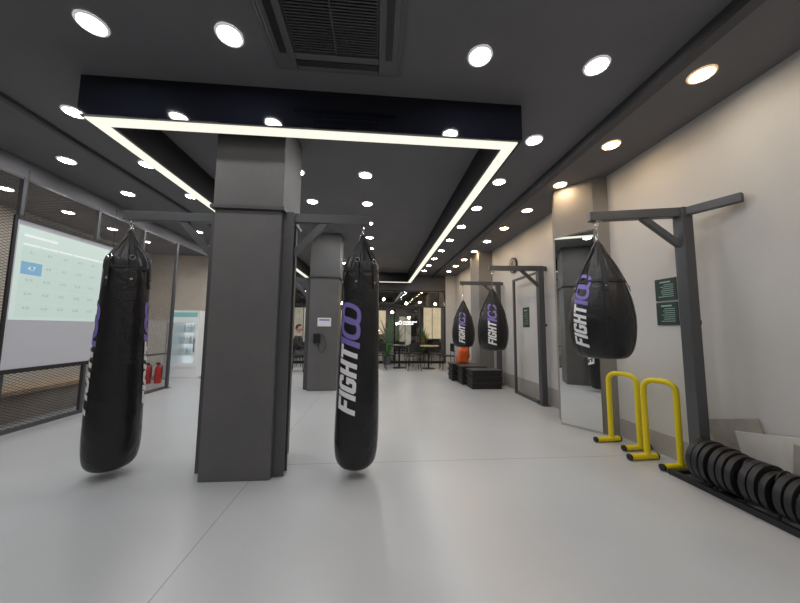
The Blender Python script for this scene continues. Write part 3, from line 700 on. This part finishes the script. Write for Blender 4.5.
for v in bm.verts:
    x,y,z=v.co; v.co=Vector((x*.084,y*.103+.006,z*.125+1.288))
    if z<(.35 if y<-.1 else -.45 if y>.3 else -.05): dl.append(v)
bmesh.ops.delete(bm,geom=dl,context='VERTS'); ob('hair',bm,'hair',parent=pe,smooth=True,split=0)
skinned('jacket',[((0,.02,.56),.125),((0,.04,.78),.125),((0,.03,1.00),.135),((0,.02,1.06),.075),((-.19,.02,1.02),.07),((-.24,-.03,.80),.055),((-.16,-.26,.70),.045),((.19,.02,1.02),.07),((.24,-.03,.80),.055),((.16,-.26,.70),.045)],[(0,1),(1,2),(2,3),(2,4),(4,5),(5,6),(2,7),(7,8),(8,9)],'jacket',pe)
skinned('trousers',[((0,.02,.54),.12),((-.10,-.02,.53),.10),((-.12,-.42,.535),.072),((-.12,-.44,.28),.062),((-.12,-.42,.10),.05),((.10,-.02,.53),.10),((.12,-.42,.535),.072),((.12,-.44,.28),.062),((.12,-.42,.10),.05)],[(0,1),(1,2),(2,3),(3,4),(0,5),(5,6),(6,7),(7,8)],'trousers',pe)
for s in (-1,1): skinned('shoe',[((s*.12,-.41,.05),.045),((s*.12,-.50,.04),.042),((s*.12,-.58,.035),.034)],[(0,1),(1,2)],'rubber',pe)
def plant(x,y,h,r_,n,label):
    e=empty('potted_plant',(x,y,0),label,'plant','green plants')
    bm=B(); lathe(bm,[(0,.12),(.02,.13),(.28,.17),(.3,.18),(.3,.16),(.27,.155)],20); ob('pot',bm,'pot',parent=e,smooth=True)
    bm=B(); lathe(bm,[(.25,.15),(.27,.15)],16); ob('soil',bm,'soil',parent=e)
    bm=B()
    for i in range(n):
        a=random.random()*6.28; el=random.uniform(.6,1.4); L_=random.uniform(.5,1)*h; w=random.uniform(.02,.045)
        d=Vector((math.cos(a)*math.cos(el)*r_,math.sin(a)*math.cos(el)*r_,math.sin(el))); s=Vector((-math.sin(a),math.cos(a),0))
        P=[]
        for k in range(6):
            t_=k/5; p=Vector((0,0,.27))+d*L_*t_-Vector((0,0,.25*L_*t_*t_)); ww=w*math.sin(math.pi*(.12+.88*t_))+.003
            P.append((bm.verts.new(p-s*ww),bm.verts.new(p+s*ww)))
        for A,D in zip(P,P[1:]): bm.faces.new([A[0],A[1],D[1],D[0]])
    f=ob('foliage',bm,'leaf',parent=e); f['kind']='stuff'
plant(.42,11.0,.8,.4,60,'leafy green potted plant beside the glazing')
plant(.6,12.1,2.3,.5,140,'tall green shrub outside the glazing')
plant(-.8,12.4,2.0,.4,100,'tall green shrub outside the glazing')
plant(1.9,12.2,1.7,.4,90,'tall green shrub outside the glazing')
plant(-2.4,12.2,1.8,.4,80,'tall green shrub outside the glazing')
for i,(x,y,z) in enumerate(((-.2,12.1,2.3),(.3,11.9,2.45),(1.2,11.9,2.3),(-1.4,12.3,2.3),(1.75,11.9,2.35),(-2.0,11.9,2.3),(.95,13.4,1.5),(.1,13.6,1.2),(2.4,12.0,2.3),(.7,13.0,2.0),(1.5,13.6,1.8))):
    e=empty('pendant_lamp',(x,y,z),'small warm glowing pendant lamp outside','lamp','warm outdoor lamps')
    bm=B(); bmesh.ops.create_uvsphere(bm,u_segments=12,v_segments=8,radius=.05); ob('bulb',bm,'glow',parent=e)
    bm=B(); tube(bm,[(0,0,.05),(0,0,4-z)],.006,6); ob('cable',bm,'steel2',parent=e)
for i,(x,w2,z0,z1,mm) in enumerate(((-3.6,.9,.6,2.3,'shopglow2'),(-1.6,.7,.5,2.2,'shopglow'),(.1,.8,1.0,2.2,'shopglow'),(1.5,.6,.4,1.9,'shopglow2'),(2.9,.9,.8,2.4,'shopglow'))):  # glowing panes added to brighten the view beyond the glazing
    e=empty('added_shop_window',(x,15.35,0),'added lit shop window across the dark street','window','added lit windows across the street')
    bm=B(); box(bm,-w2/2,w2/2,-.02,.02,z0,z1); ob('pane',bm,mm,parent=e)
    bm=B(); box(bm,-w2/2-.04,-w2/2,-.04,.04,0,z1+.04); box(bm,w2/2,w2/2+.04,-.04,.04,0,z1+.04); box(bm,-w2/2,w2/2,-.04,.04,z1,z1+.04); box(bm,-.015,.015,-.03,-.02,z0,z1); ob('frame',bm,'steel2',parent=e)
e=empty('window_sign',(1.25,11.25,1.52),'small white lit sign on the dark glazing','sign')
M['signlit']=mat('lit_white_letters',(.9,.9,.9),.5,emit=1.5,ecol=(1,1,1))
bm=B(); tube(bm,[(-.33+.06*math.cos(2*math.pi*k/16),0,.06*math.sin(2*math.pi*k/16)) for k in range(16)],.012,6,closed=True); ob('round_emblem',bm,'signlit',parent=e)
for z0,x1 in ((.03,.30),(-.05,.12)):
    x=-.22
    while x<x1:
        wv=random.uniform(.025,.05); bm=B(); box(bm,x,x+wv,-.004,.004,z0-.022,z0+random.choice((.012,.026))); ob('script_stroke',bm,'signlit',parent=e); x+=wv+.018
# ------------------------------------------------------------ world & camera
w=bpy.data.worlds.new('world'); bpy.context.scene.world=w; w.use_nodes=True
w.node_tree.nodes['Background'].inputs[0].default_value=(.5,.55,.7,1); w.node_tree.nodes['Background'].inputs[1].default_value=.03
R=Matrix.Rotation(math.radians(-4.57),3,'Z')@Matrix.Rotation(math.radians(95.14),3,'X')@Matrix.Rotation(0.009,3,'Z')
cam=bpy.data.cameras.new('camera'); co=bpy.data.objects.new('camera',cam); C.objects.link(co)
cam.sensor_width=36; cam.lens=13.5; cam.clip_start=.05
co.matrix_world=Matrix.Translation((0,0,H))@R.to_4x4()
bpy.context.scene.camera=co
